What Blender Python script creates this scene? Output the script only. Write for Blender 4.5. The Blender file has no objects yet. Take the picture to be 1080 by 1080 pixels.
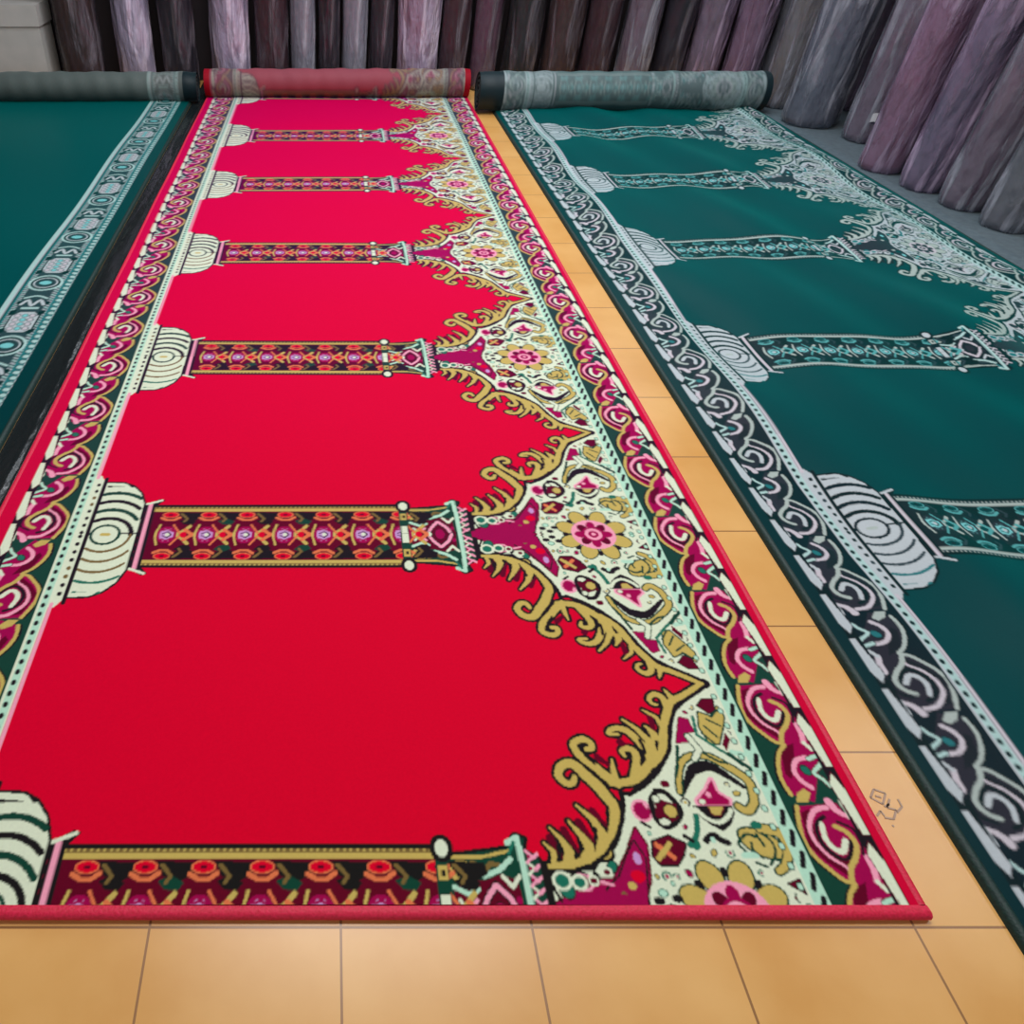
import bpy, math, random
import numpy as np
random.seed(4); rng = np.random.default_rng(4)
C = bpy.context.scene.collection
K = 1.13                       # metres per layout unit
F = 1035.0
SIN, COS = .650, .7599
HCAM = K*COS
L = .504                       # length of one woven prayer place (layout units)
ROW = 1.4314                   # a pillar row of the red carpet
def gx(p): return p*K
def gy(V): return (V-SIN)*K    # V counts along the carpets, away from the camera

# ------------------------------------------------------------------ materials
def s2l(c):
    c = np.asarray(c, float)/255.
    return np.where(c <= .04045, c/12.92, ((c+.055)/1.055)**2.4)
def base_mat(name, rgb, rough=.6, **kw):
    m = bpy.data.materials.new(name); m.use_nodes = True
    b = m.node_tree.nodes['Principled BSDF']
    b.inputs['Base Color'].default_value = (*s2l(rgb), 1)
    b.inputs['Roughness'].default_value = rough
    for k, v in kw.items():
        b.inputs[k.replace('_', ' ')].default_value = v
    return m, m.node_tree, b
def add_bump(nt, b, scale, strength, dist=.002, detail=3, stretch=None):
    tc = nt.nodes.new('ShaderNodeTexCoord'); n = nt.nodes.new('ShaderNodeTexNoise')
    n.inputs['Scale'].default_value = scale; n.inputs['Detail'].default_value = detail
    src = tc.outputs['Object']
    if stretch:
        mp = nt.nodes.new('ShaderNodeMapping'); mp.inputs['Scale'].default_value = stretch
        nt.links.new(src, mp.inputs[0]); src = mp.outputs[0]
    nt.links.new(src, n.inputs['Vector'])
    bp = nt.nodes.new('ShaderNodeBump'); bp.inputs['Strength'].default_value = strength
    bp.inputs['Distance'].default_value = dist
    nt.links.new(n.outputs['Fac'], bp.inputs['Height']); nt.links.new(bp.outputs[0], b.inputs['Normal'])
    return n
def noisy_mat(name, rgb, rgb2, scale, rough=.6, bump=.3, dist=.002, stretch=None, **kw):
    m, nt, b = base_mat(name, rgb, rough, **kw)
    n = add_bump(nt, b, scale, bump, dist, 4, stretch)
    r = nt.nodes.new('ShaderNodeValToRGB')
    r.color_ramp.elements[0].color = (*s2l(rgb), 1); r.color_ramp.elements[0].position = .3
    r.color_ramp.elements[1].color = (*s2l(rgb2), 1); r.color_ramp.elements[1].position = .7
    nt.links.new(n.outputs['Fac'], r.inputs[0]); nt.links.new(r.outputs[0], b.inputs['Base Color'])
    return m
def pile_mat(name, tint, sheen, spec=.15, rough=.7):
    m, nt, b = base_mat(name, (255, 255, 255), rough)
    a = nt.nodes.new('ShaderNodeVertexColor'); a.layer_name = 'yarn'
    # slight unevenness of the woven yarn
    tc = nt.nodes.new('ShaderNodeTexCoord'); n = nt.nodes.new('ShaderNodeTexNoise')
    n.inputs['Scale'].default_value = 260; n.inputs['Detail'].default_value = 2
    nt.links.new(tc.outputs['Object'], n.inputs['Vector'])
    mr = nt.nodes.new('ShaderNodeMapRange'); mr.inputs['To Min'].default_value = .93; mr.inputs['To Max'].default_value = 1.07
    nt.links.new(n.outputs['Fac'], mr.inputs[0])
    mx = nt.nodes.new('ShaderNodeVectorMath'); mx.operation = 'SCALE'
    nt.links.new(a.outputs['Color'], mx.inputs[0]); nt.links.new(mr.outputs[0], mx.inputs['Scale'])
    nt.links.new(mx.outputs[0], b.inputs['Base Color'])
    bp = nt.nodes.new('ShaderNodeBump'); bp.inputs['Strength'].default_value = .12; bp.inputs['Distance'].default_value = .001
    nt.links.new(n.outputs['Fac'], bp.inputs['Height']); nt.links.new(bp.outputs[0], b.inputs['Normal'])
    b.inputs['Sheen Weight'].default_value = sheen; b.inputs['Sheen Tint'].default_value = (*tint, 1)
    b.inputs['Sheen Roughness'].default_value = .45; b.inputs['Specular IOR Level'].default_value = spec
    return m

# ------------------------------------------------------------------ object helpers
def finish(o, label=None, cat=None, group=None, kind=None):
    if label: o['label'] = label
    if cat: o['category'] = cat
    if group: o['group'] = group
    if kind: o['kind'] = kind
    return o
def mesh_obj(name, verts, faces, mat, parent=None, smooth=False):
    me = bpy.data.meshes.new(name); me.from_pydata([tuple(map(float, v)) for v in verts], [], faces); me.update()
    me.materials.append(mat)
    if smooth: me.shade_smooth()
    o = bpy.data.objects.new(name, me); C.objects.link(o)
    if parent: o.parent = parent
    return o
def empty(name, loc, **kw):
    o = bpy.data.objects.new(name, None); C.objects.link(o); o.location = loc; o.empty_display_size = .1
    return finish(o, **kw)
def box_vf(x0, y0, z0, x1, y1, z1, off=0):
    v = [(x0,y0,z0),(x1,y0,z0),(x1,y1,z0),(x0,y1,z0),(x0,y0,z1),(x1,y0,z1),(x1,y1,z1),(x0,y1,z1)]
    f = [(3,2,1,0),(4,5,6,7),(0,1,5,4),(1,2,6,5),(2,3,7,6),(3,0,4,7)]
    return v, [tuple(i+off for i in q) for q in f]
def box(name, a, b, mat, parent=None):
    v, f = box_vf(*a, *b); return mesh_obj(name, v, f, mat, parent)
def grid_mesh(name, P, col, mat, parent, smooth=True):
    """list of (rows,cols,3) vertex grids with (rows,cols,3) yarn colours, one mesh"""
    vs, fs, cs, off = [], [], [], 0
    for g, c in zip(P, col):
        r, q, _ = g.shape
        idx = np.arange(r*q).reshape(r, q)+off
        fs.append(np.stack([idx[:-1,:-1], idx[:-1,1:], idx[1:,1:], idx[1:,:-1]], -1).reshape(-1, 4))
        vs.append(g.reshape(-1, 3)); cs.append(c.reshape(-1, 3)); off += r*q
    v = np.concatenate(vs); f = np.concatenate(fs); c = np.concatenate(cs)
    me = bpy.data.meshes.new(name)
    me.vertices.add(len(v)); me.vertices.foreach_set('co', v.astype(np.float32).ravel())
    me.loops.add(f.size); me.loops.foreach_set('vertex_index', f.astype(np.int32).ravel())
    me.polygons.add(len(f)); me.polygons.foreach_set('loop_start', np.arange(0, f.size, 4, dtype=np.int32))
    me.update(calc_edges=True); me.validate()
    at = me.color_attributes.new('yarn', 'FLOAT_COLOR', 'POINT')
    at.data.foreach_set('color', np.concatenate([c, np.ones((len(c), 1))], 1).astype(np.float32).ravel())
    me.materials.append(mat)
    if smooth: me.shade_smooth()
    o = bpy.data.objects.new(name, me); C.objects.link(o); o.parent = parent
    return o

# ------------------------------------------------------------------ the woven design, drawn knot by knot
RED, CREAM, TAN, DARK, DGREEN, MAGENTA, PINK, ORANGE, MAROON, TEAL, LILAC, OLIVE, MINT, MARGIN = range(14)
PAL_RED = s2l([(216,0,36),(218,230,202),(196,174,90),(22,26,16),(8,66,46),(158,8,72),(242,160,184),(222,118,72),(96,6,26),(24,112,88),(196,150,205),(118,98,50),(178,224,198),(206,6,46)])
PAL_GRN = s2l([(0,56,61),(182,190,196),(168,180,176),(6,12,22),(8,14,30),(40,30,46),(196,188,198),(84,160,162),(24,18,32),(36,110,116),(120,196,200),(44,54,64),(170,202,200),(2,34,42)])
class Canvas:
    def __init__(s, p0, p1, v0, v1, res, fill, period=None, mirror=False):
        s.p0, s.v0, s.res = p0, v0, res
        s.w, s.h = int(round((p1-p0)*res)), int(round((v1-v0)*res))
        s.a = np.full((s.h, s.w), fill, np.uint8)
        s.period, s.mirror = period, mirror
    def variants(s, pts):
        out = [pts]
        if s.mirror: out.append([(p, -v) for p, v in pts])
        if s.period:
            out = [[(p, v+k*s.period) for p, v in q] for q in out for k in (-1, 0, 1)]
        return out
    def win(s, pts, m):
        P = np.array(pts)
        i0 = max(0, int((P[:,0].min()-m-s.p0)*s.res)); i1 = min(s.w, int((P[:,0].max()+m-s.p0)*s.res)+2)
        j0 = max(0, int((P[:,1].min()-m-s.v0)*s.res)); j1 = min(s.h, int((P[:,1].max()+m-s.v0)*s.res)+2)
        if i0 >= i1 or j0 >= j1: return None
        x = s.p0+(np.arange(i0, i1)+.5)/s.res; y = s.v0+(np.arange(j0, j1)+.5)/s.res
        X, Y = np.meshgrid(x, y); return (slice(j0, j1), slice(i0, i1)), X, Y
    def put(s, pts, m, dist, col, out, ow):
        for q in s.variants(pts):
            w = s.win(q, m+ow)
            if w is None: continue
            sl, X, Y = w; d = dist(q, X, Y); a = s.a[sl]
            if out is not None: a[d < ow] = out
            if col is not None: a[d < 0] = col
    def poly(s, pts, col, out=None, ow=.0028):
        def dist(q, X, Y):
            ins = np.zeros(X.shape, bool); d = np.full(X.shape, 9.)
            for (x0, y0), (x1, y1) in zip(q, q[1:]+q[:1]):
                if y0 != y1: ins ^= ((y0 > Y) != (y1 > Y)) & (X < (x1-x0)*(Y-y0)/(y1-y0)+x0)
                if out is not None: d = np.minimum(d, seg(X, Y, x0, y0, x1, y1)[0])
            return np.where(ins, -1., d if out is not None else 9.)
        s.put(pts, .001, dist, col, out, ow)
    def line(s, pts, col, r0, r1=None, out=None, ow=.0022, mid=None):
        r1 = r0 if r1 is None else r1
        n = len(pts)-1
        rad = [r0+(r1-r0)*i/n for i in range(n+1)]
        if mid is not None: rad = [ (r0+(mid-r0)*i/n*2) if i <= n/2 else (mid+(r1-mid)*(i/n*2-1)) for i in range(n+1)]
        def dist(q, X, Y):
            d = np.full(X.shape, 9.)
            for i in range(n):
                e, t = seg(X, Y, *q[i], *q[i+1]); d = np.minimum(d, e-(rad[i]+(rad[i+1]-rad[i])*t))
            return d
        s.put(pts, max(rad), dist, col, out, ow)
    def oval(s, c, a, b, col, out=None, ow=.002, rot=0):
        pts = [(c[0]+a*math.cos(t)*math.cos(rot)-b*math.sin(t)*math.sin(rot), c[1]+a*math.cos(t)*math.sin(rot)+b*math.sin(t)*math.cos(rot)) for t in np.linspace(0, 2*math.pi, 25)[:-1]]
        s.poly(pts, col, out, ow)
    def get(s, p, v):
        i = np.clip(((p-s.p0)*s.res).astype(int), 0, s.w-1)
        j = np.clip(((v-s.v0)*s.res).astype(int), 0, s.h-1)
        return s.a[j, i]
def seg(X, Y, x0, y0, x1, y1):
    dx, dy = x1-x0, y1-y0; q = dx*dx+dy*dy+1e-12
    t = np.clip(((X-x0)*dx+(Y-y0)*dy)/q, 0, 1)
    return np.hypot(X-x0-t*dx, Y-y0-t*dy), t
def smooth(pts, k=4):
    P = np.array([pts[0]]+list(pts)+[pts[-1]], float); out = []
    for i in range(1, len(P)-2):
        for t in np.linspace(0, 1, k, endpoint=False):
            a, b, c, d = P[i-1:i+3]
            out.append(tuple(.5*(2*b+(c-a)*t+(2*a-5*b+4*c-d)*t*t+(3*b-a-3*c+d)*t**3)))
    return out+[tuple(P[-2])]
def near(ox, oy, pts, sc=8.308):   # details drawn on the nearest prayer place
    o = []
    for x, y in pts:
        x = ox+x/sc; y = oy+y/sc; q = y+155
        o.append(((x-347)/q, (F/q-.9214)*.974))
    return o
def mid(ox, oy, pts, sc=7.714):    # details drawn on the second one
    o = []
    for x, y in pts:
        x = ox+x/sc; y = oy+y/sc; q = y+155
        o.append(((x-347)/q, F/q-1.4314))
    return o
cv = Canvas(-.50, .565, -L/2, L/2, 1000, RED, L, True)
A2 = lambda *p: near(560, 760, p); A3 = lambda *p: near(560, 850, p); A4 = lambda *p: near(650, 690, p)
A5 = lambda *p: near(660, 790, p); A6 = lambda *p: near(660, 860, p); A8 = lambda *p: near(770, 840, p)
M3 = lambda *p: mid(400, 500, p); M4 = lambda *p: mid(530, 480, p)
# spandrel ground
edge = A3((80,600),(380,590),(520,540),(640,450),(740,280),(780,130),(790,0)) + A2((770,650),(850,655),(980,575),(1070,480)) + \
       A4((330,1060),(400,930),(440,850),(440,650),(480,500),(560,420),(680,340),(770,270))
ground = [(.200, 0), (.205, .045)]+edge+[(.458, L/2+.001), (.458, -.001), (.2, -.001)]
cv.poly(ground, CREAM)
cv.line(edge, DARK, .0026)
# acanthus leaves
lf = [ (smooth(A3((100,560),(350,530),(520,480),(640,380),(700,250),(715,100))+A2((705,760),(650,690),(560,580),(460,490),(400,430),(330,385),(250,410),(225,490),(290,560),(350,560),(365,510))), .003, .003, .0062),
       (smooth(A2((690,560),(850,545),(960,470),(1030,370))+A4((320,930),(370,830),(395,700),(410,560),(450,430),(560,370),(690,285),(745,262))), .004, .0025, .0056),
       (smooth(A2((740,560),(640,500),(560,430),(450,350),(380,280),(355,210),(430,170),(500,200),(515,250),(470,262))), .0055, .003, .004),
       (smooth(A2((890,520),(905,420),(905,340),(880,280),(825,255),(775,275),(800,320))), .0055, .0022, None),
       (smooth(A2((690,350),(700,430),(720,520))), .0012, .0040, None),
       (smooth(A2((740,130),(660,120),(700,80),(800,90),(900,170),(1000,290),(1040,380))), .002, .0055, None),
       (A2((780,0),(900,80),(1000,180),(1060,300)), .0014, .005, None),
       (A2((990,70),(1050,140),(1080,300)), .0014, .005, None),
       (smooth(A4((330,450),(290,440),(260,400),(300,360),(360,375),(410,440),(430,520))), .0018, .0045, None),
       (A4((395,320),(440,370),(470,410)), .0012, .0045, None),
       (A4((210,500),(320,560),(390,660),(400,720)), .0012, .0045, None),
       (A4((230,640),(310,710),(370,860)), .0014, .0055, None),
       (A3((100,345),(180,420),(200,540)), .0010, .0040, None),
       (A3((150,210),(250,310),(320,420),(320,530)), .0010, .0062, None),
       (A3((310,150),(420,270),(490,370),(480,500)), .0012, .0070, None),
       (A3((380,10),(520,130),(610,270),(620,420)), .0012, .0075, None)]
for pts, a, b, m in lf: cv.line(pts, DARK, a+.0034, b+.0034, mid=None if m is None else m+.0034)
for q in (A3((150,300),(280,500)), A3((270,230),(420,450)), A3((400,160),(550,350)), A3((520,60),(650,200)), A2((560,330),(720,440)), A4((270,560),(340,800)), A2((760,200),(930,330))):
    cv.line(q, MAROON, .0042, .001)
for pts, a, b, m in lf: cv.line(pts, TAN, a, b, mid=m)
cv.line(edge, DARK, .0020)
for q in (A3((220,380),(240,450),(210,510)), A3((400,330),(440,400),(390,470)), A3((540,220),(560,290),(550,350)), A3((650,60),(660,180)), A2((930,180),(980,280),(940,400)), A4((220,850),(190,980)), A4((330,780),(335,850))):
    cv.line(q, DARK, .0022, .0008)
cv.line(smooth(A2((440,290),(470,330),(540,390))), DARK, .0012)
# magenta arrow and bead chains
cv.poly([(.209,-.001),(.209,.007)]+M4((0,560),(90,560),(170,470),(230,380),(280,440),(280,560),(230,660))+[(.300,-.001)], MAGENTA, MAROON, .002)
cv.poly(A3((640,930),(620,800),(760,640),(830,440),(880,330),(980,480),(1010,930)), MAGENTA, DARK, .0018)
cv.oval(A3((920,640))[0], .007, .006, RED); cv.oval(A3((870,725))[0], .0042, .0038, TAN); cv.oval(A3((800,810))[0], .003, .003, OLIVE)
cv.oval(A6((80,400))[0], .004, .006, LILAC, MAGENTA, .0015)
for q in ((300,760),): cv.oval(A3(q)[0], .0065, .0085, TEAL, DARK, .0012, .3)
cv.oval(A3((445,690))[0], .0070, .0062, MAROON, PINK, .0028, -.6)
cv.oval(A3((560,640))[0], .0028, .005, DARK, None, 0, .5); cv.oval(A3((690,560))[0], .0042, .0062, TEAL, DARK, .001, -.6)
cv.line(A3((160,620),(190,760),(260,870)), DARK, .0014); cv.line(A3((330,640),(390,600),(470,620)), DARK, .001)
cv.line(A3((600,690),(700,720)), PINK, .0015)
# hanging buds
cv.oval(A5((120,555))[0], .0082, .0095, MAGENTA, PINK, .0026); cv.oval(A5((150,500))[0], .002, .004, PINK)
cv.line(A5((120,660),(190,700)), DARK, .0016)
cv.line(smooth(A5((230,400),(200,470),(230,600),(330,700),(430,640),(450,540),(330,400),(240,380))), DARK, .0030)
cv.poly(A5((230,440),(420,500),(440,620),(330,690),(240,600)), MAROON); cv.oval(A5((370,560))[0], .0062, .0065, TAN, DARK, .001)
cv.oval(A5((320,655))[0], .0055, .0035, CREAM, DARK, .001); cv.oval(A5((240,450))[0], .0036, .0036, CREAM, DARK, .0014)
cv.oval(A5((320,320))[0], .005, .004, MAROON)
cv.poly(A5((215,830),(350,780),(500,850),(480,950),(430,1040),(290,1040),(220,960)), MAROON, DARK, .0018)
cv.line(A5((250,860),(400,970)), ORANGE, .0026); cv.line(A5((360,850),(270,980)), TAN, .0026)
cv.poly(A5((720,280),(680,370),(600,470),(620,500),(880,500),(880,460),(780,400)), MAGENTA, PINK, .0030)
cv.oval(A5((645,475))[0], .0035, .003, CREAM); cv.oval(A5((700,415))[0], .003, .003, PINK)
cv.poly(A5((560,510),(900,510),(930,580),(900,680),(830,740),(700,670),(620,600)), DARK)
cv.line(smooth(A5((590,540),(680,620),(790,660),(870,610),(895,550))), CREAM, .0022)
cv.poly(A5((700,520),(830,520),(800,600),(740,590)), TAN, MAROON, .0012)
cv.line(smooth(A5((590,600),(600,760),(540,860))), TEAL, .0028); cv.oval(A5((585,850))[0], .005, .006, TEAL)
cv.line(A5((490,780),(560,820)), DARK, .0022); cv.line(smooth(A5((680,820),(740,770),(800,810),(870,840))), DARK, .0034)
cv.oval(A5((740,815))[0], .003, .003, MINT)
# umbrella leaf
cv.line(smooth(A5((470,420),(520,280),(570,190),(690,160),(830,230),(1010,350))), DARK, .0020, .0022, mid=.0068)
cv.line(smooth(A5((450,390),(440,250),(470,120),(560,70),(700,80),(850,160),(980,240),(1060,320),(1090,440),(1090,500),(1040,560),(960,520))), TAN, .0022, .0036, DGREEN, .0020, mid=.0040)
cv.line(A5((640,40),(780,120),(860,140)), DGREEN, .0014); cv.line(A5((880,60),(1080,200)), DGREEN, .0022); cv.line(A5((900,40),(1000,60)), MINT, .003)
# upper feather
cv.poly(A4((690,520),(800,560),(850,470),(910,560),(900,650),(870,800),(800,800),(700,650)), TAN, DGREEN, .002)
for q in (A4((760,580),(880,640)), A4((740,640),(860,740)), A4((720,700),(840,800)), A4((850,500),(800,560))): cv.line(q, DGREEN, .0012)
cv.poly(A4((680,460),(720,400),(810,400),(830,500),(780,530)), MAROON, DARK, .0012)
cv.poly(A4((520,560),(600,580),(650,690),(590,700),(600,780),(500,790)), MAGENTA, MAROON, .001)
cv.line(A4((640,560),(680,720),(800,800),(960,900)), TEAL, .0018); cv.line(A4((600,730),(700,850),(660,930)), CREAM, .003, None, DGREEN, .0014)
cv.poly(A4((920,700),(970,760),(940,860),(900,800)), MAROON); cv.line(A4((960,890),(1080,980)), DGREEN, .0025)
cv.line(A4((510,820),(510,1000),(500,1080)), DGREEN, .0018)
# twin comma feathers by the flower
cv.oval(A8((250,430))[0], .0215, .0125, TAN, DGREEN, .0022, -.5)
cv.line(smooth(A8((240,300),(400,340),(475,470),(460,620),(400,680))), TAN, .005, .003, DGREEN, .0016)
for q in (A8((250,340),(340,420),(370,520),(330,620)), A8((110,500),(50,430),(110,350),(190,370)), A8((160,430),(180,490),(260,560)), A8((200,350),(270,450)), A8((200,600),(300,640))):
    cv.line(smooth(q), DGREEN, .0014)
cv.line(A8((100,540),(200,540)), MINT, .003); cv.oval(A8((200,270))[0], .006, .004, TEAL)
cv.poly(A8((480,790),(580,750),(640,880)), MAROON, DARK, .001)
# rosette
fl = (.3837, 0)
for i in range(8):
    t = math.radians(22.5+45*i); c = (fl[0]+.038*math.cos(t), .036*math.sin(t)) if True else 0
    cv.oval(c, .0155, .0115, TAN, DGREEN, .0018, t)
for i in range(8):
    t = math.radians(45*i); cv.oval((fl[0]+.040*math.cos(t), .038*math.sin(t)), .0052, .0036, DARK, None, 0, t)
cv.oval(fl, .032, .030, PINK)
for i in range(8):
    t = math.radians(45*i); cv.oval((fl[0]+.0185*math.cos(t), .0175*math.sin(t)), .0088, .0066, MAROON if i % 2 else MAGENTA, None, 0, t)
cv.oval(fl, .0165, .0155, MAGENTA); cv.oval(fl, .0125, .0118, PINK); cv.oval(fl, .0075, .007, MAGENTA); cv.oval(fl, .003, .003, PINK)
for (px, py) in ((.322,.006),(.312,.012),(.330,.014)): cv.oval((px, py), .005, .0036, DARK); 
cv.oval((.318,.019), .004, .003, MINT, TEAL, .001)
for v in np.arange(.006, L/2, .019): cv.oval((.4515, v), .0024, .0034, MINT, DGREEN, .0010)
# capital
cv.poly([(.116,-.001),(.116,.053),(.176,.060),(.187,.074),(.196,.070),(.192,.058),(.206,.050),(.208,-.001)], DGREEN, DARK, .0034)
cv.line([(.118,.052),(.150,.052),(.178,.058)], TAN, .0016)
cv.line(smooth([(.130,.026),(.121,.034),(.122,.045),(.132,.047),(.138,.040),(.133,.036)]), TAN, .0026, .0016, DARK, .001)
cv.line([(.140,.047),(.152,.040),(.158,.046),(.168,.044)], OLIVE, .0022); cv.line([(.150,.034),(.166,.040),(.178,.050)], MINT, .0026)
cv.poly([(.119,-.001),(.119,.022),(.134,.030),(.150,.030),(.166,.036),(.182,.030),(.184,-.001)], MAROON)
cv.line([(.178,.066),(.188,.071),(.190,.040),(.1905,0)], MINT, .0030)
cv.line([(.178,.056),(.184,.066)], TEAL, .0016)
cv.line([(.120,.024),(.134,.017),(.143,.022)], MINT, .0024); cv.line([(.124,.012),(.130,.004),(.124,0)], CREAM, .0016)
cv.line([(.143,0),(.150,.014),(.160,.026),(.172,.014),(.178,0)], PINK, .0024, None, DARK, .0014)
cv.oval((.146,0), .0028, .0050, CREAM, DARK, .001); cv.oval((.161,0), .007, .010, MAGENTA, DARK, .001)
cv.line([(.168,.034),(.176,.024),(.184,.034)], CREAM, .0020); cv.oval((.180,.012), .003, .004, MAGENTA); cv.line([(.136,.008),(.140,.012)], PINK, .0016)
for k in range(5):
    v = .003+.0110*k
    cv.line([(.1945,v),(.200,v+.0055),(.1945,v+.011)], CREAM if k % 2 else PINK, .0017); cv.line([(.2005,v+.004),(.2055,v+.008)], PINK, .0018)
    cv.oval((.1965, v+.0055), .0014, .0016, MAGENTA)
cv.line([(.208,0),(.208,.049)], DARK, .0018)
cv.poly([(.209,-.001),(.209,.050),(.214,.048),(.214,-.001)], DARK)
for q, a in (((.2245,.030),.006),((.241,.0285),.0045)): cv.oval(q, a*1.15, a, TEAL, CREAM, .0030)
cv.oval((.255,.030), .003, .0028, MAROON, CREAM, .0025); cv.oval((.270,.038), .003, .0028, MAROON, CREAM, .0022)
cv.poly([(.207,-.001),(.207,.006),(.240,.010),(.262,.022),(.297,.014),(.297,-.001)], MAGENTA)
# small tendrils and buds that fill what is left of the pale ground
free = [(p, v) for p in np.arange(.215, .452, .0032) for v in np.arange(.002, L/2, .0032)]
rng.shuffle(free)
def is_free(p, v, r):
    i, j = int((p-cv.p0)*cv.res), int((v-cv.v0)*cv.res); k = int(r*cv.res)
    w = cv.a[max(0, j-k):j+k+1, max(0, i-k):i+k+1]
    return w.size > 0 and bool((w == CREAM).all())
cnt = 0
for rad, tries in ((.0092, 900), (.0058, 2200), (.0040, 3000)):
    for p, v in free[:tries]:
        if not is_free(p, v, rad): continue
        t = rng.uniform(0, 6.28); k = cnt % 6; cnt += 1; q = rad*.72
        arc = [(p+q*math.cos(t+a), v+q*math.sin(t+a)) for a in np.linspace(0, 4.2, 9)]
        if k in (0, 3): cv.line(arc, (TEAL, DARK)[k//3], rad*.16); cv.oval((p, v), rad*.30, rad*.30, (MAGENTA, TAN)[k//3])
        elif k in (1, 4): cv.oval((p, v), rad*.62, rad*.40, (TAN, MAGENTA)[k//4], (DGREEN, DARK)[k//4], rad*.18, t)
        elif k == 2: cv.line([(p+q*math.cos(t), v+q*math.sin(t)), (p, v), (p+q*math.cos(t+2.2), v+q*math.sin(t+2.2))], DGREEN, rad*.17); cv.oval((p, v), rad*.26, rad*.26, MAROON)
        else: cv.oval((p, v), rad*.42, rad*.42, MINT, TEAL, rad*.2)
# pillar shaft
cv.poly([(-.272,-.001),(-.272,.0625),(.1125,.0625),(.1125,-.001)], OLIVE)
cv.line([(-.268,.0625),(.1125,.0625)], DARK, .0022)
for p in np.arange(-.262, .104, .0066): cv.oval((p, .0588), .0016, .0014, TAN)
cv.line([(-.268,.0528),(.106,.0528)], TAN, .0034)
cv.poly([(-.268,-.001),(-.268,.0495),(.106,.0495),(.106,-.001)], MAROON)
P0 = .0570
for k in range(7):
    p = -.236+P0*k
    cv.poly([(p+.010,.048),(p+.018,.034),(p+.034,.028),(p+.048,.036),(p+.046,.047)], DARK)
    cv.poly([(p+.014,.030),(p+.022,.022),(p+.034,.020),(p+.040,.028),(p+.028,.034)], DGREEN if k % 2 else DARK)
    cv.line([(p+.016,.0445),(p+.026,.034),(p+.022,.028)], OLIVE, .0020)
    cv.oval((p, .0425), .0105, .0052, RED, ORANGE, .0016); cv.oval((p, .0425), .003, .002, MAROON)
    cv.line([(p-.013,.036),(p-.004,.031),(p+.006,.031),(p+.014,.037)], ORANGE, .0024)
    cv.line([(p-.012,.020),(p-.016,.004),(p-.016,0)], TAN, .0016)
    cv.line([(p+.014,.001),(p+.024,.008),(p+.032,.018)], TAN, .0028); cv.line([(p+.018,.004),(p+.008,.020)], ORANGE, .0016)
    cv.line([(p+.036,.001),(p+.026,.010)], ORANGE, .0030); cv.oval((p+.024,0), .0048, .006, RED)
    cv.oval((p, 0), .0145, .0175, MAGENTA); cv.oval((p, 0), .0105, .0135, LILAC)
    cv.line([(p-.007,.009),(p+.001,.012),(p+.008,.007)], MAGENTA, .0014); cv.line([(p-.006,.002),(p+.001,.006),(p+.006,.001)], DARK, .0009)
    cv.oval((p+.001, 0), .003, .0035, CREAM)
# collar between shaft and capital
cv.poly([(.104,-.001),(.104,.062),(.1165,.062),(.1165,-.001)], DGREEN)
cv.oval((.1115,.0605), .0066, .0085, CREAM, DARK, .0052); cv.poly([(.1065,.030),(.1065,.044),(.1155,.044),(.1155,.030)], TAN); cv.poly([(.109,.034),(.109,.040),(.113,.040),(.113,.034)], DARK)
cv.poly([(.1065,-.001),(.1065,.017),(.1155,.017),(.1155,-.001)], CREAM, DARK, .001)
# foot of the pillar and the striped dome
cv.poly([(-.280,-.001),(-.280,.064),(-.258,.079),(-.250,.076),(-.262,.062),(-.262,-.001)], DARK)
cv.line([(-.270,-.001),(-.270,.066)], PINK, .0027); cv.line([(-.276,.067),(-.255,.0755)], CREAM, .0022)
for v in np.arange(.007, .06, .0135): cv.oval((-.2785, v), .0026, .0036, MAROON)
dome = [(-.349,-.001),(-.349,.118),(-.322,.117),(-.304,.108),(-.290,.092),(-.281,.068),(-.280,-.001)]
cv.poly(dome, CREAM, DARK, .0034)
cv.mirror = False
for sg in (1, -1):
    for k in range(1, 6):
        a = .0245+.0125*k; b = .0150+.0195*k
        q = [(-.325+a*math.cos(t), sg*b*math.sin(t)) for t in np.linspace(0, math.pi, 40)]
        q = [(p, v) for p, v in q if -.347 < p < -.284 and abs(v) < .112-max(0, p+.305)*1.6]
        if sg > 0: cv.line(q, DARK if k % 2 else DGREEN, .0036)
        else: cv.line(q, OLIVE if k < 4 else TEAL, .0020, .0024)
cv.mirror = True
cv.line([(-.300,-.095),(-.318,-.112),(-.346,-.114)], CREAM, .003)
cv.oval((-.325, 0), .0185, .0175, CREAM, DGREEN, .0042); cv.oval((-.325, 0), .008, .0035, TAN)
cv.line([(-.351,-.001),(-.351,.128)], DARK, .0030)
cv.poly([(-.369,-.001),(-.369,.136),(-.361,.136),(-.354,.124),(-.354,-.001)], CREAM)
for v in np.arange(.004, .118, .0155): cv.oval((-.3600, v), .0030, .0040, DARK if int(v*1000) % 3 else OLIVE)
cv.line([(-.3655,.130),(-.3655,L/2+.01)], PINK, .0026)

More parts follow.
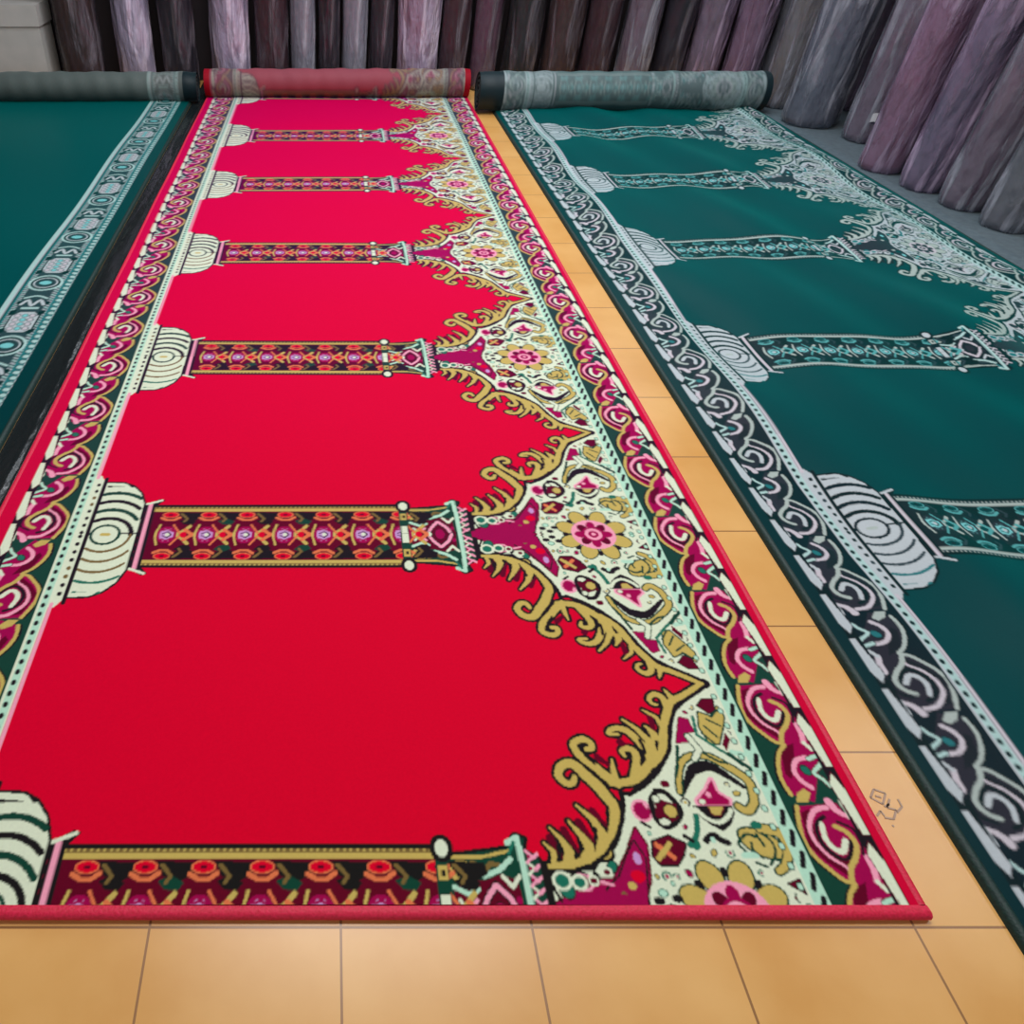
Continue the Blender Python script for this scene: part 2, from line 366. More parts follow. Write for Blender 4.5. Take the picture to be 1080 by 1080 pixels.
# the side borders have a repeat of their own
VP = .1473
def vn(ox, oy, pts, sc=8.308):
    o = []
    for x, y in pts:
        x = ox+x/sc; y = oy+y/sc; q = y+155
        o.append(((x-347)/q, F/q))
    return o
B7 = lambda *p: vn(760, 720, p)
vine = Canvas(.4575, .565, 1.05, 1.05+VP, 1400, DGREEN, VP)
VW = 1.05
body = smooth(B7((130,60),(140,180),(175,300),(250,400),(350,480),(450,550),(530,575),(490,640),(480,750),(510,880),(590,1010)))
low = [(p+.0005, V-VP*0) for p, V in body]
cellbody = body+B7((800,1080),(830,760),(790,540),(640,300),(560,190),(430,40))
vine.poly(cellbody, MAGENTA)
vine.poly(B7((160,100),(200,320),(330,430),(480,520),(520,430),(400,380),(260,260),(220,80)), MAROON)
vine.poly(B7((500,620),(610,560),(620,700),(600,880),(540,830)), MAROON)
vine.line([(p-.0030, V) for p, V in body], DARK, .0016)
vine.line(body, TAN, .0022)
vine.line(smooth(B7((350,70),(260,90),(215,190),(250,290),(350,390),(470,460),(500,500))), PINK, .0028, .0012)
vine.line(smooth(B7((330,130),(270,180),(290,280),(360,360),(450,410),(510,390),(525,290))), DARK, .0020)
vine.line(smooth(B7((310,180),(330,270),(390,340),(460,360),(480,290))), CREAM, .0026, .0030)
vine.oval(B7((410,250))[0], .0065, .0060, MAGENTA)
vine.line(smooth(B7((410,195),(490,230),(560,310),(550,400),(510,470),(510,550))), TAN, .0026)
vine.line(smooth(B7((430,165),(540,210),(600,300),(610,380))), DARK, .0014)
vine.line(smooth(B7((370,30),(430,90),(510,130))), PINK, .0042, .0024)
vine.line(B7((460,30),(500,90),(540,160)), CREAM, .0016); vine.line(B7((640,400),(680,480),(700,560)), PINK, .0030)
vine.line(B7((700,560),(770,620)), CREAM, .0022)
vine.line(smooth(B7((720,690),(640,710),(615,790),(670,880),(770,950))), PINK, .0026)
vine.oval(B7((720,800))[0], .0042, .0058, TEAL, DARK, .0012, .5)
vine.line(smooth(B7((740,700),(820,680),(850,740),(790,820),(870,880),(930,940))), MINT, .0024, .0018, MAROON, .0009)
vine.poly(B7((640,1000),(700,960),(760,1000),(740,1080),(640,1080)), TAN)
# outer dashes of the border
vine.poly([(.533, 1.0), (.533, 1.3), (.5465, 1.3), (.5465, 1.0)], DARK)
for k in (-1, 0, 1, 2):
    c = 1.1000+k*VP/2
    vine.poly([(.5325,c+.024),(.5395,c+.036),(.5455,c+.016),(.5450,c-.030),(.5385,c-.030)], CREAM, MAROON, .001)
vine.poly([(.5465, 1.0), (.5465, 1.3), (.566, 1.3), (.566, 1.0)], MARGIN)
# inner plait
vine.poly([(.4570, 1.0), (.4570, 1.3), (.4745, 1.3), (.4745, 1.0)], MINT)
for k in range(-1, 8):
    c = 1.05+k*VP/7
    vine.line([(.4635,c),(.4685,c+.0125)], DARK, .0026)
vine.line([(.4745,1.0),(.4745,1.3)], DGREEN, .0014)
# left border: the same vine turned round, narrow dotted line inside
def design(p, V, red=True):
    if red: V0 = V; V = np.where(V > 3.447, 3.447+(V-3.447)*.503/.585, V)
    n = (V-ROW)/np.where(V < ROW, .510 if red else L, .503 if red else L)
    v = (n-np.round(n))*L
    a = cv.get(p, v)
    if red: V = V0
    r = vine.get(p, (V-VW) % VP+VW)
    a = np.where(p > .4575, r, a)
    # left: mirror the vine (its dashes outermost) over -.468 .. -.384
    q = .5445-(p+.468)*(.0705/.084)
    l = vine.get(q, (VP-((V-VW-.055) % VP))+VW-1e-6)
    a = np.where((p >= -.468) & (p < -.384), l, a)
    a = np.where(p < -.468, MARGIN, a)
    w = np.abs((V/.0150) % 1.0-.5)
    band = np.where(((p+.3762)/.0030)**2+(w/.27)**2 < 1, DARK, MINT)
    band = np.where(p < -.3800, CREAM, band)
    band = np.where(p < -.3835, DGREEN, band); band = np.where(p > -.3705, CREAM, band)
    a = np.where((p >= -.386) & (p < -.3685), band, a)
    return a
def colours(p, V, pal, dp, dv, fn, red=True, ss=2):
    acc = 0; dp = dp*1.7; dv = dv*1.7
    for i in range(ss):
        for j in range(ss):
            acc = acc+pal[fn(p+dp*((i+.5)/ss-.5), V+dv*((j+.5)/ss-.5), red)]
    return acc/ss**2

# ------------------------------------------------------------------ carpets
TH = .009
def strips(Va, Vb, table):
    out = []; V = Va
    for (Vend, rows_per, cols) in table:
        e = min(Vend, Vb)
        if e <= V: continue
        out.append((V, e, max(2, int(rows_per*(e-V))), cols)); V = e
    return out
def carpet(name, label, pa, pb, Va, Vroll, rr, pal, mat, zf, pmap, fn, red, table, backmix, hem_rgb, edge_mat, core_mat, roll_mat, hem=None, ext=(0, 0)):
    t = empty(name, (gx((pa+pb)/2), gy((Va+Vroll)/2), 0), label=label, cat='carpet')
    ox, oy = t.location.x, t.location.y
    Ps, Cs = [], []
    for V0, V1, rows, cols in strips(Va, Vroll, table):
        V = np.linspace(V0, V1, rows+1); p = np.linspace(pa+.004, pb-.004, cols+1)
        PP, VV = np.meshgrid(p, V)
        z = TH+zf(PP, VV)
        Ps.append(np.stack([PP*K-ox, gy(VV)-oy, z], -1))
        Cs.append(colours(pmap(PP), VV, pal, (p[1]-p[0]), (V[1]-V[0]), fn, red, 3))
    grid_mesh('pile', Ps, Cs, mat, t)
    # bound side edges: a cord along each long side
    for side, pe in ((-1, pa), (1, pb)):
        V = np.linspace(Va, Vroll, 160); vs, fs = [], []
        w = .0075
        for i, q in enumerate(V):
            zt = TH+float(zf(np.array(pe), np.array(q)))
            for k in range(7):
                a = math.pi*k/6
                vs.append((pe*K-side*w*.6*1.0+w*math.cos(a)-ox, gy(q)-oy, max(0, zt-TH)*1+ (TH+.0015)*math.sin(a)))
            if i:
                for k in range(6):
                    b = (i-1)*7+k; fs.append((b, b+1, b+8, b+7))
        mesh_obj('edge_binding', vs, fs, edge_mat, t, True)
    # near hem
    if hem:
        n = 90; vs, fs = [], []
        for i in range(n+1):
            p = pa+(pb-pa)*i/n
            prof = [(.002, .0), (0.0, .004), (.001, .0085), (.004, .0108), (.009, .0105), (hem*K, .0093)]
            for yy, zz in prof: vs.append((p*K-ox, gy(Va)-hem*K+yy-oy, zz))
            if i:
                for k in range(5): b = (i-1)*6+k; fs.append((b, b+6, b+7, b+1))
        mesh_obj('hem', vs, fs, edge_mat, t, True)
    # backing slab
    v, f = box_vf(gx(pa)+.004-ox, gy(Va)+.001-oy, .0012, gx(pb)-.004-ox, gy(Vroll)-oy, .004)
    mesh_obj('backing', v, f, core_mat, t)
    # rolled far end: outermost turn with the design showing through the back
    cols = 300; segs = 72
    p = np.linspace(pa-.002-ext[0], pb+.002+ext[1], cols+1); th = np.linspace(0, 2*math.pi, segs+1)
    PP, TT = np.meshgrid(p, th)
    wob = .0015*np.sin(PP*40)+.001*np.sin(PP*91+TT)
    R = rr*K+wob
    cy = gy(Vroll)
    P = np.stack([PP*K-ox, cy-oy-R*np.sin(TT), rr*K+TH*.6-R*np.cos(TT)], -1)
    VV = Vroll+.03+TT*rr
    c = colours(np.clip(pmap(PP), -.499, .562), VV, pal, p[1]-p[0], .01, fn, red, 3)
    edge = (PP < pa+.022) | (PP > pb-.022) if not hem_rgb else (PP < pa+.012) | (PP > pb-.012)
    warp = (.55+.45*np.sin(PP*900)**2)[..., None]*.12
    g = s2l(backmix[0])
    c = c*(1-backmix[1])+g*backmix[1]
    c = c*(1-warp)+g*warp
    c = np.where(edge[..., None], pal[MARGIN]*(.5 if red else .8), c)
    grid_mesh('rolled_end', [P[::-1]], [c[::-1]], roll_mat, t)
    # inner turns of the roll, a spiral sheet with thickness
    turns = 3.4; n = int(turns*40); vs, fs = [], []
    xs = (gx(pa-ext[0])-.001-ox, gx(pb+ext[1])+.001-ox)
    for i in range(n+1):
        a = 2*math.pi*turns*i/n; r0 = rr*K*(1-.80*i/n)-.003; r1 = max(r0-.0075, .004)
        for x in xs:
            for r in (r0, r1):
                vs.append((x, cy-oy-r*math.sin(a), rr*K+TH*.6-r*math.cos(a)))
        if i:
            b = (i-1)*4
            fs += [(b, b+4, b+6, b+2), (b+1, b+3, b+7, b+5), (b, b+1, b+5, b+4), (b+2, b+6, b+7, b+3)]
    mesh_obj('inner_turns', vs, fs, core_mat, t, False)
    return t

red_mat = pile_mat('red_wool', (.65, 0, 1), .50, .03)
grn_mat = pile_mat('green_wool', (0, .9, .78), .48, .06, .42)
roll_r = pile_mat('red_backing_weave', (1, .8, .9), .06, .15, .6)
roll_g = pile_mat('green_backing_weave', (.7, 1, 1), .15, .3, .5)
bind_r = noisy_mat('red_binding', (200, 8, 52), (226, 24, 74), 300, .6, .4)
bind_g = noisy_mat('green_binding', (3, 34, 34), (6, 52, 46), 300, .6, .4)
core_r = noisy_mat('red_jute_backing', (92, 20, 40), (120, 40, 56), 200, .8)
core_g = noisy_mat('green_jute_backing', (10, 26, 30), (26, 48, 50), 200, .8)

def z_red(P, V): return .0018*np.sin(V*9+P*3)*np.sin(P*4+1)+.0018*(.5+.5*np.sin(V*23+P*2))*.3
carpet('prayer_carpet', 'red prayer carpet with tan arches, lying in the middle, its far end rolled up',
       -.497, .562, .9300, 4.010, .0505, PAL_RED, red_mat, z_red, lambda p: p, design, True,
       [(1.436, 830, 900), (1.936, 640, 680), (2.44, 470, 500), (2.95, 380, 400), (3.45, 320, 320), (9, 300, 280)],
       ((112, 84, 96), .72), None, bind_r, core_r, roll_r, hem=.0115)

def z_grn(P, V):
    e = np.clip((P-.633)/.10, 0, 1)*np.clip((1.652-P)/.06, 0, 1)
    w = .0080*np.sin(P*19+V*2.2+.6)*np.sin(V*5.2+.3)+.0055*np.sin(V*12.4+1.1*np.sin(P*6))+.0032*np.sin(P*31+V*9)
    return np.maximum(e*(w+.012)*np.clip((V-.9)/.5, .35, 1), 0)
GROW = F*.001408-.017
def grn_design(p, V, red): return design(p, V-GROW+ROW, False)
carpet('prayer_carpet', 'rippled dark green prayer carpet with silver-grey pillars, at the right beside the wrapped rolls',
       .633, 1.652, .80, 3.80, .0665, PAL_GRN, grn_mat, z_grn, lambda p: (p-.657)/.962-.468+.004, grn_design, False,
       [(1.18, 500, 560), (1.66, 640, 760), (2.15, 520, 600), (2.64, 430, 480), (3.13, 360, 400), (9, 320, 320)],
       ((104, 128, 128), .60), None, bind_g, core_g, roll_g, hem=.011, ext=(.065, 0))

# second green carpet: ovals and panels in its border
OP = .276
ov = Canvas(0, .14, 0, OP, 1300, CREAM, OP)
ov.poly([(.014,-.05),(.014,.4),(.118,.4),(.118,-.05)], TEAL)
ov.line([(.014,-.05),(.014,.4)], DARK, .0018)
for k in range(-1, 17): ov.oval((.1125, k*OP/14+.004), .0068, .0062, MINT, DARK, .0018)
ov.poly([(.020,-.05),(.020,.4),(.100,.4),(.100,-.05)], OLIVE)
for k in range(28):
    v = (k+.5)*OP/28; ov.line([(.022,v),(.030,v+.004)], MINT if k % 2 else CREAM, .0020); ov.line([(.091,v+.004),(.099,v)], CREAM if k % 2 else MINT, .0020)
ov.oval((.061,.045), .033, .034, DARK, MINT, .0060); ov.oval((.061,.045), .024, .023, OLIVE, CREAM, .0036); ov.oval((.061,.045), .014, .010, LILAC, DARK, .003)
ov.poly([(.034,.110),(.046,.098),(.078,.098),(.090,.110),(.090,.168),(.078,.182),(.046,.182),(.034,.168)], CREAM, DARK, .0030)
for a in (.045,.061,.077):
    for b in (.113,.131,.149,.167): ov.oval((a, b), .0058, .0062, LILAC if a == .061 else PINK, MAROON, .0016)
ov.line(smooth([(.036,.216),(.048,.236),(.061,.212),(.074,.236),(.086,.216)]), CREAM, .0040, None, DARK, .002)
ov.line(smooth([(.036,.246),(.061,.256),(.086,.246)]), MINT, .0030, None, DARK, .0015); ov.line([(.044,.200),(.078,.200)], MINT, .0035)
for a in (.030, .092):
    ov.poly([(a-.007,.090),(a+.006,.098),(a+.006,.116),(a-.007,.108)], DARK); ov.poly([(a-.007,.168),(a+.006,.176),(a+.006,.194),(a-.007,.186)], DARK); ov.oval((a, .226), .005, .009, DARK)
def ov_design(p, V, red):
    # p counts from the outer edge inwards (0 = binding)
    q = p-.020
    r = ov.get(np.clip(.136-q, 0, .139), V % OP)
    a = np.where((q >= .016) & (q < .136), r, np.where(q < .016, MARGIN, RED))
    return np.where(((q > .128) & (q < .138)), MINT, a)
def z_g2(P, V): return .004*(1+np.sin(V*7+P*3))*np.clip((-.552-P)/.08, 0, 1)
carpet('prayer_carpet', 'green prayer carpet with a pale border of ovals, left of the red one',
       -1.61, -.552, 1.10, 3.94, .052, PAL_GRN, grn_mat, z_g2, lambda p: -.552-p, ov_design, False,
       [(1.9, 330, 520), (2.6, 330, 560), (9, 300, 500)],
       ((112, 120, 116), .62), None, bind_g, core_g, roll_g, hem=.011, ext=(0, .03))

# ------------------------------------------------------------------ floor, walls
def floor_tone():
    m, nt, b = base_mat('ochre_tiles', (222, 166, 92), .28)
    geo = nt.nodes.new('ShaderNodeNewGeometry'); sep = nt.nodes.new('ShaderNodeSeparateXYZ')
    nt.links.new(geo.outputs['Position'], sep.inputs[0])
    T = .178*K
    def math_(op, a, b_):
        n = nt.nodes.new('ShaderNodeMath'); n.operation = op
        for i, s in enumerate((a, b_)):
            if s is None: continue
            if isinstance(s, (int, float)): n.inputs[i].default_value = s
            else: nt.links.new(s, n.inputs[i])
        return n.outputs[0]
    def groove(sock, off):
        u = math_('DIVIDE', math_('SUBTRACT', sock, off), T)
        f = math_('FRACT', math_('ADD', u, 100.5), None)
        d = math_('ABSOLUTE', math_('SUBTRACT', f, .5), None)
        return math_('LESS_THAN', d, .0065)
    g = math_('MAXIMUM', groove(sep.outputs[0], gx(.545)), groove(sep.outputs[1], gy(1.4476)))
    n = nt.nodes.new('ShaderNodeTexNoise'); n.inputs['Scale'].default_value = 6; n.inputs['Detail'].default_value = 5
    nt.links.new(geo.outputs['Position'], n.inputs['Vector'])
    r = nt.nodes.new('ShaderNodeValToRGB')
    r.color_ramp.elements[0].color = (*s2l((214, 158, 84)), 1); r.color_ramp.elements[0].position = .35
    r.color_ramp.elements[1].color = (*s2l((228, 178, 108)), 1); r.color_ramp.elements[1].position = .7
    nt.links.new(n.outputs['Fac'], r.inputs[0])
    mx = nt.nodes.new('ShaderNodeMix'); mx.data_type = 'RGBA'
    nt.links.new(g, mx.inputs[0]); nt.links.new(r.outputs[0], mx.inputs[6]); mx.inputs[7].default_value = (*s2l((150, 106, 62)), 1)
    nt.links.new(mx.outputs[2], b.inputs['Base Color'])
    bp = nt.nodes.new('ShaderNodeBump'); bp.invert = True; bp.inputs['Distance'].default_value = .001; bp.inputs['Strength'].default_value = .4
    nt.links.new(g, bp.inputs['Height']); nt.links.new(bp.outputs[0], b.inputs['Normal'])
    return m
XL, XR, YF, YB, ZC = -2.6, 2.62, -2.2, 4.15, 2.9
wall_m = noisy_mat('dull_plaster', (92, 88, 92), (104, 98, 102), 8, .85, .1)
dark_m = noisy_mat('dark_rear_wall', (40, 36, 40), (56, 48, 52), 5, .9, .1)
ceil_m = noisy_mat('ceiling_paint', (200, 200, 196), (212, 210, 206), 5, .9, .05)
fl = box('floor', (XL-.2, YF, -.08), (XR+.2, YB+.2, 0), floor_tone()); finish(fl, kind='structure')
finish(box('wall_back', (XL-.2, YB, 0), (XR+.2, YB+.15, ZC), dark_m), kind='structure')
finish(box('wall_left', (XL-.15, YF, 0), (XL, YB, ZC), wall_m), kind='structure')
finish(box('wall_right', (XR, YF, 0), (XR+.15, YB, ZC), wall_m), kind='structure')
finish(box('ceiling', (XL-.2, YF, ZC), (XR+.2, YB+.2, ZC+.1), ceil_m), kind='structure')

# faded printed mark on a tile
mk = bpy.data.materials.new('faded_print'); mk.use_nodes = True
mk.node_tree.nodes['Principled BSDF'].inputs['Base Color'].default_value = (*s2l((176, 146, 124)), 1)
mk.node_tree.nodes['Principled BSDF'].inputs['Roughness'].default_value = .5
def ground_px(x, y):
    q = y+155; return ((x-347)/q*K, gy(F/q))
def strokes(paths, w, z):
    vs, fs = [], []
    for pts in paths:
        P = [ground_px(880+x/5.684, 790+y/5.684) for x, y in pts]
        for (x0, y0), (x1, y1) in zip(P, P[1:]):
            d = math.hypot(x1-x0, y1-y0)+1e-9; nx, ny = -(y1-y0)/d*w, (x1-x0)/d*w; o = len(vs)
            vs += [(x0-nx, y0-ny, z), (x0+nx, y0+ny, z), (x1+nx, y1+ny, z), (x1-nx, y1-ny, z)]
            vs += [(a, b, .0001) for a, b, c in vs[-4:]]
            fs += [(o, o+3, o+2, o+1), (o, o+1, o+5, o+4), (o+1, o+2, o+6, o+5), (o+2, o+3, o+7, o+6), (o+3, o, o+4, o+7)]
    return vs, fs
vs, fs = strokes([[(235,240),(215,290),(290,330),(305,265),(235,240)], [(245,280),(280,290)], [(330,300),(315,350),(370,365),(355,420),(300,410)], [(380,300),(405,345),(375,380)],
                  [(255,400),(275,370),(300,400)], [(345,455),(358,465)], [(330,330),(300,345)]], .0012, .0006)
mesh_obj('printed_mark', vs, fs, mk, fl)

# added slabs coloured as shaded floor: blue-grey beside right carpet, black in left gap
shaded_floor_m = noisy_mat('shaded_floor_blue_grey', (64, 82, 92), (80, 98, 106), 60, .7, .3, Sheen_Weight=.2)
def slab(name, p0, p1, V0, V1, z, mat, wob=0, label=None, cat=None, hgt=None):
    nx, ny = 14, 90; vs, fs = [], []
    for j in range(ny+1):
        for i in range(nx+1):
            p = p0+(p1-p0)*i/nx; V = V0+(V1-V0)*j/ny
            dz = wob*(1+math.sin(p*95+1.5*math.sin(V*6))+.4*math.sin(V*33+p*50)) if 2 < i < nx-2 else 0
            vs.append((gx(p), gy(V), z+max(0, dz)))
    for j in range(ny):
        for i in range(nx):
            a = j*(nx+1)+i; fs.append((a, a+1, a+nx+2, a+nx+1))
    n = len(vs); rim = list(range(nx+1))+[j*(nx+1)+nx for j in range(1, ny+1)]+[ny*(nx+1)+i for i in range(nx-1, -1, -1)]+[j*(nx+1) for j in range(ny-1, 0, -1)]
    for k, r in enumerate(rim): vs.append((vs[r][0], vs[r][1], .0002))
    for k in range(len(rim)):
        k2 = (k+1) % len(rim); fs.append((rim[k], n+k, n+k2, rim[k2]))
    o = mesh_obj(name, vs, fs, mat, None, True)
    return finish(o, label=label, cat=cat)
slab('floor_tone', 1.662, 2.30, 1.7, 4.28, .004, shaded_floor_m, 0, 'added blue-grey layer coloured as shaded floor under the plastic-wrapped rolls at the right', 'mat')  # no real mat: layer added where the floor lies in shade
black_m, nt_, b_ = base_mat('gap_shade_black', (26, 32, 34), .25)
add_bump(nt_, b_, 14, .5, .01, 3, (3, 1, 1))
slab('gap_shade', -.5488, -.5000, 1.12, 4.28, .0005, black_m, .0022, 'added dark strip coloured as shaded floor in the gap between red carpet and left green carpet', 'shaded floor')  # dark strip added where the floor between the carpets lies in shade

# ------------------------------------------------------------------ wrapped rolls standing behind
def plastic(name, rgb, alpha, scale=9):
    m, nt, b = base_mat(name, rgb, .16, Coat_Weight=.8, Alpha=alpha)
    n = add_bump(nt, b, scale, 1, .06, 6, (1.6, 1.6, .5))
    tc = nt.nodes.new('ShaderNodeTexCoord'); mp = nt.nodes.new('ShaderNodeMapping'); mp.inputs['Scale'].default_value = (2.2, 2.2, .35)
    n2 = nt.nodes.new('ShaderNodeTexNoise'); n2.inputs['Scale'].default_value = 8; n2.inputs['Detail'].default_value = 4; n2.inputs['Distortion'].default_value = 1.2
    nt.links.new(tc.outputs['Object'], mp.inputs[0]); nt.links.new(mp.outputs[0], n2.inputs['Vector'])
    r = nt.nodes.new('ShaderNodeValToRGB')          # milky crease streaks, painted in as highlights on the film
    r.color_ramp.elements[0].position = .48; r.color_ramp.elements[0].color = (*s2l(rgb), 1)
    r.color_ramp.elements[1].position = .70; r.color_ramp.elements[1].color = (*s2l([min(255, c+60) for c in rgb]), 1)
    nt.links.new(n2.outputs['Fac'], r.inputs[0]); nt.links.new(r.outputs[0], b.inputs['Base Color'])
    mr = nt.nodes.new('ShaderNodeMapRange'); mr.inputs['From Min'].default_value = .45; mr.inputs['From Max'].default_value = .72
    mr.inputs['To Min'].default_value = alpha*.8; mr.inputs['To Max'].default_value = min(1, alpha+.35)
    nt.links.new(n2.outputs['Fac'], mr.inputs[0]); nt.links.new(mr.outputs[0], b.inputs['Alpha'])
    b.inputs['Specular IOR Level'].default_value = .8
    return m
wraps = [plastic('clear_wrap_mauve', (150, 128, 158), .62), plastic('clear_wrap_grey', (132, 134, 148), .55), plastic('clear_wrap_lilac', (186, 172, 202), .75), plastic('clear_wrap_dull', (70, 62, 72), .45)]
cores = {k: noisy_mat('rolled_carpet_'+k, a, b, 40, .85, .4) for k, a, b in (
    ('mauve', (112, 72, 98), (132, 96, 120)), ('grey', (96, 98, 106), (120, 120, 122)), ('beige', (132, 124, 112), (112, 104, 104)),
    ('blue_grey', (66, 76, 98), (88, 98, 118)), ('maroon', (60, 24, 34), (82, 40, 48)), ('navy', (16, 20, 32), (26, 30, 44)),
    ('brown', (66, 44, 40), (86, 60, 52)), ('pink', (156, 96, 118), (136, 82, 104)), ('pale', (176, 180, 196), (150, 156, 176)), ('black_green', (10, 26, 24), (20, 38, 34)))}
tape_m = noisy_mat('white_tape', (214, 214, 220), (226, 226, 230), 30, .4, .2)
def lathe(prof, seg, fn):
    vs, fs = [], []
    for j, (r, z) in enumerate(prof):
        for i in range(seg):
            a = 2*math.pi*i/seg; rr = fn(r, a, z); vs.append((rr*math.cos(a), rr*math.sin(a), z))
    for j in range(len(prof)-1):
        for i in range(seg):
            a = j*seg+i; b = j*seg+(i+1) % seg; fs.append((a, b, b+seg, a+seg))
    fs.append(tuple(range(seg-1, -1, -1))); o = (len(prof)-1)*seg; fs.append(tuple(o+i for i in range(seg)))
    return vs, fs
def wrapped_roll(p, V, r, h, core, wrap, label, tape=False, base=0.0):
    t = empty('wrapped_carpet_roll', (gx(p), gy(V), base), label=label, cat='carpet roll', group='plastic-wrapped carpet rolls standing along the walls')
    r *= K; s = random.uniform(0, 20)
    prof = [(r*.55, .001), (r*.84, .006), (r*.93, .03)]+[(r*.93, z) for z in np.linspace(.08, h-.02, 6)]+[(r*.8, h)]
    v, f = lathe(prof, 28, lambda q, a, z: q); mesh_obj('rolled_carpet', v, f, cores[core], t, True)
    zs = np.linspace(0, h, 46)
    def crinkle(q, a, z):
        return q*(1+.030*math.sin(5*a+s+z*5)+.022*math.sin(11*a-z*9+s)+.010*math.sin(3*a+z*31+s*2)+.008*math.sin(17*a+9*math.sin(z*7+s)))
    prof = [(r*.60, .0006), (r*.86, .002), (r*.97, .014), (r*1.0, .035)]+[(r*(1.0+.015*math.sin(z*16+s)), z) for z in zs if z > .05]+[(r*.7, h+.03), (r*.3, h+.04)]
    v, f = lathe(prof, 56, crinkle); mesh_obj('plastic_wrap', v, f, wraps[wrap], t, True)
    if tape:
        vs, fs = [], []
        for i in range(7):
            a = math.radians(232+i*5)
            for z in (.085, .115): vs.append((r*1.06*math.cos(a), r*1.06*math.sin(a), z+.004*math.sin(i)))
            if i: b = 2*i-2; fs.append((b, b+2, b+3, b+1))
        mesh_obj('tape', vs, fs, tape_m, t, True)
    return t
R = [ (1.768, 3.875, .070, 1.25, 'beige', 1, 'beige-grey wrapped carpet roll in front of the smoky mauve one', 0),
      (1.765, 3.625, .094, 1.30, 'blue_grey', 1, 'thick blue-grey wrapped carpet roll with a pale sheen, second from the back corner', 0),
      (1.860, 3.415, .076, 1.25, 'mauve', 1, 'mauve-grey wrapped carpet roll with a small white tape patch low down', 1),
      (1.738, 3.100, .067, 1.30, 'pink', 0, 'pinkish purple wrapped carpet roll reaching furthest towards the green carpet', 0),
      (1.762, 2.925, .062, 1.20, 'blue_grey', 0, 'blue-grey creased wrapped carpet roll in front of the pinkish one', 0),
      (1.785, 2.775, .062, 1.25, 'mauve', 1, 'purple-grey wrapped carpet roll at the right end of the front row', 0),
      (1.800, 2.620, .062, 1.22, 'grey', 1, 'grey wrapped carpet roll nearest to the camera at the right', 0),
      (2.020, 3.86, .085, 1.30, 'grey', 0, 'grey wrapped carpet roll in the right back corner', 0),
      (2.010, 3.60, .075, 1.25, 'beige', 1, 'beige wrapped carpet roll behind the blue-grey one', 0),
      (1.925, 3.215, .070, 1.28, 'beige', 0, 'beige-tinted wrapped carpet roll behind the pinkish purple roll', 0),
      (1.915, 3.020, .068, 1.25, 'mauve', 0, 'mauve wrapped carpet roll in the second row behind the creased one', 0),
      (1.935, 2.840, .068, 1.30, 'grey', 1, 'grey wrapped carpet roll in the second row by the right wall', 0) ]
for p, V, r, h, c, w, lab, tp in R: wrapped_roll(p, V, r, h, c, w, lab, bool(tp))
back = [(-1.02, .085, 'brown', 3, 'dark brown wrapped roll'), (-.80, .075, 'pale', 2, 'lilac-white wrapped roll'), (-.62, .072, 'navy', 3, 'navy wrapped roll'),
        (-.405, .080, 'pale', 2, 'pale lilac wrapped roll'), (-.235, .070, 'maroon', 3, 'dark maroon wrapped roll'), (-.105, .052, 'pale', 1, 'narrow bluish white wrapped roll'),
        (.000, .045, 'navy', 3, 'thin black-blue wrapped roll'), (.105, .052, 'pale', 1, 'slim pale blue wrapped roll'), (.215, .050, 'navy', 3, 'slim dark wrapped roll'),
        (.365, .085, 'pink', 2, 'pinkish lilac wrapped roll'), (.515, .058, 'maroon', 3, 'blackish maroon wrapped roll'), (.640, .056, 'mauve', 3, 'dusky mauve wrapped roll'),
        (.790, .072, 'black_green', 3, 'black-green wrapped roll'), (.955, .075, 'brown', 3, 'brown wrapped roll'), (1.110, .066, 'maroon', 3, 'wine-dark wrapped roll'),
        (1.265, .070, 'mauve', 1, 'greyish mauve wrapped roll'), (1.410, .062, 'navy', 3, 'blue-black wrapped roll'), (1.555, .070, 'grey', 0, 'purple-grey wrapped roll'), (1.715, .072, 'mauve', 0, 'smoky mauve wrapped roll'), (1.885, .074, 'grey', 1, 'dim grey wrapped roll')]
where = ['behind the left green carpet', 'behind the left green roll', 'behind the gap left of the red roll', 'behind the left end of the red roll', 'behind the red roll', 'behind the red roll left of centre',
         'behind the middle of the red roll', 'behind the red roll right of centre', 'behind the red roll, beside a pinkish one', 'behind the right part of the red roll', 'behind the right end of the red roll',
         'behind the gap between the red and right green rolls', 'behind the left end of the right green roll', 'behind the left half of the right green roll', 'behind the middle of the right green roll',
         'behind the right half of the right green roll', 'behind the right green roll, in shadow', 'behind the right end of the right green roll', 'just past the right end of the right green roll', 'at the back wall near the right corner']
for (p, r, c, w, lab), wh in zip(back, where):
    wrapped_roll(p, 4.16+random.uniform(0, .03), r, random.uniform(1.15, 1.35), c, w, lab+' '+wh)
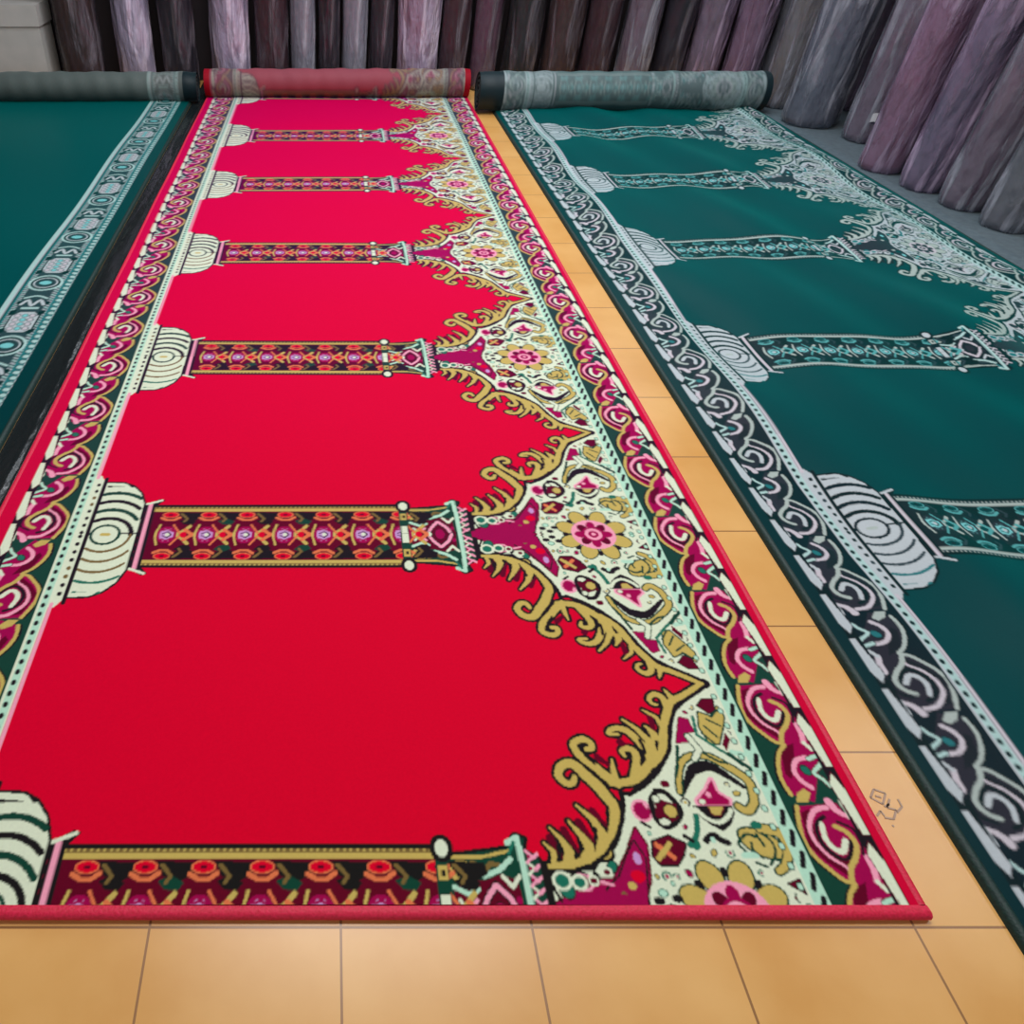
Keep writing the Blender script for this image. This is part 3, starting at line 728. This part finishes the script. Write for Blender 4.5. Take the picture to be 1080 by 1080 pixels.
# white carton at the far left
ct = empty('storage_box', (gx(-1.30), gy(4.17), 0), label='pale grey-white box standing behind the rolled end of the left green carpet', cat='box')
wm = noisy_mat('white_cardboard', (196, 196, 192), (208, 206, 202), 12, .6, .1)
v, f = box_vf(-.2, -.09, 0, .17, .09, .34); mesh_obj('body', v, f, wm, ct)
v, f = box_vf(-.206, -.096, .27, .176, .096, .352); mesh_obj('lid', v, f, wm, ct)

# ------------------------------------------------------------------ light
def area(name, loc, rot, sx, sy, e, col=(1, 1, 1)):
    l = bpy.data.lights.new(name, 'AREA'); l.shape = 'RECTANGLE'; l.size, l.size_y = sx, sy; l.energy = e; l.color = col
    o = bpy.data.objects.new(name, l); C.objects.link(o); o.location = loc; o.rotation_euler = rot; return o
area('ceiling_lamp', (.2, 1.5, 2.8), (0, 0, 0), 1.6, .5, 58, (1, .97, .94))
area('ceiling_lamp', (.4, 2.9, 2.8), (0, 0, 0), 1.6, .5, 55, (.90, .94, 1))
area('sheen_fill', (.9, 3.95, 2.1), (math.radians(62), 0, math.radians(180)), 2.2, .7, 28, (.86, .93, 1))  # added area light for grazing sheen on the pile, no window behind it
area('floor_reflection_fill', (2.55, 1.6, 2.25), (0, math.radians(65), 0), .8, .9, 22, (1, .97, .95))  # added area light that gives the near floor its pale reflection
w = bpy.data.worlds.new('daylight'); bpy.context.scene.world = w; w.use_nodes = True
w.node_tree.nodes['Background'].inputs[0].default_value = (.86, .93, 1, 1); w.node_tree.nodes['Background'].inputs[1].default_value = .8

# ------------------------------------------------------------------ camera
cam = bpy.data.cameras.new('camera'); co = bpy.data.objects.new('camera', cam); C.objects.link(co)
cam.sensor_fit = 'HORIZONTAL'; cam.sensor_width = 36; cam.lens = 36*F*COS/1080
co.location = (0, 0, HCAM); co.rotation_euler = (math.pi/2-math.asin(SIN), 0, 0)
cam.shift_x = (540-347)/1080; cam.shift_y = -(540-518)/1080; cam.clip_start = .02
sc = bpy.context.scene; sc.camera = co
sc.view_settings.view_transform = 'Standard'; sc.view_settings.look = 'None'; sc.view_settings.gamma = 1
sc.view_settings.exposure = -.33; sc.view_settings.use_curve_mapping = False
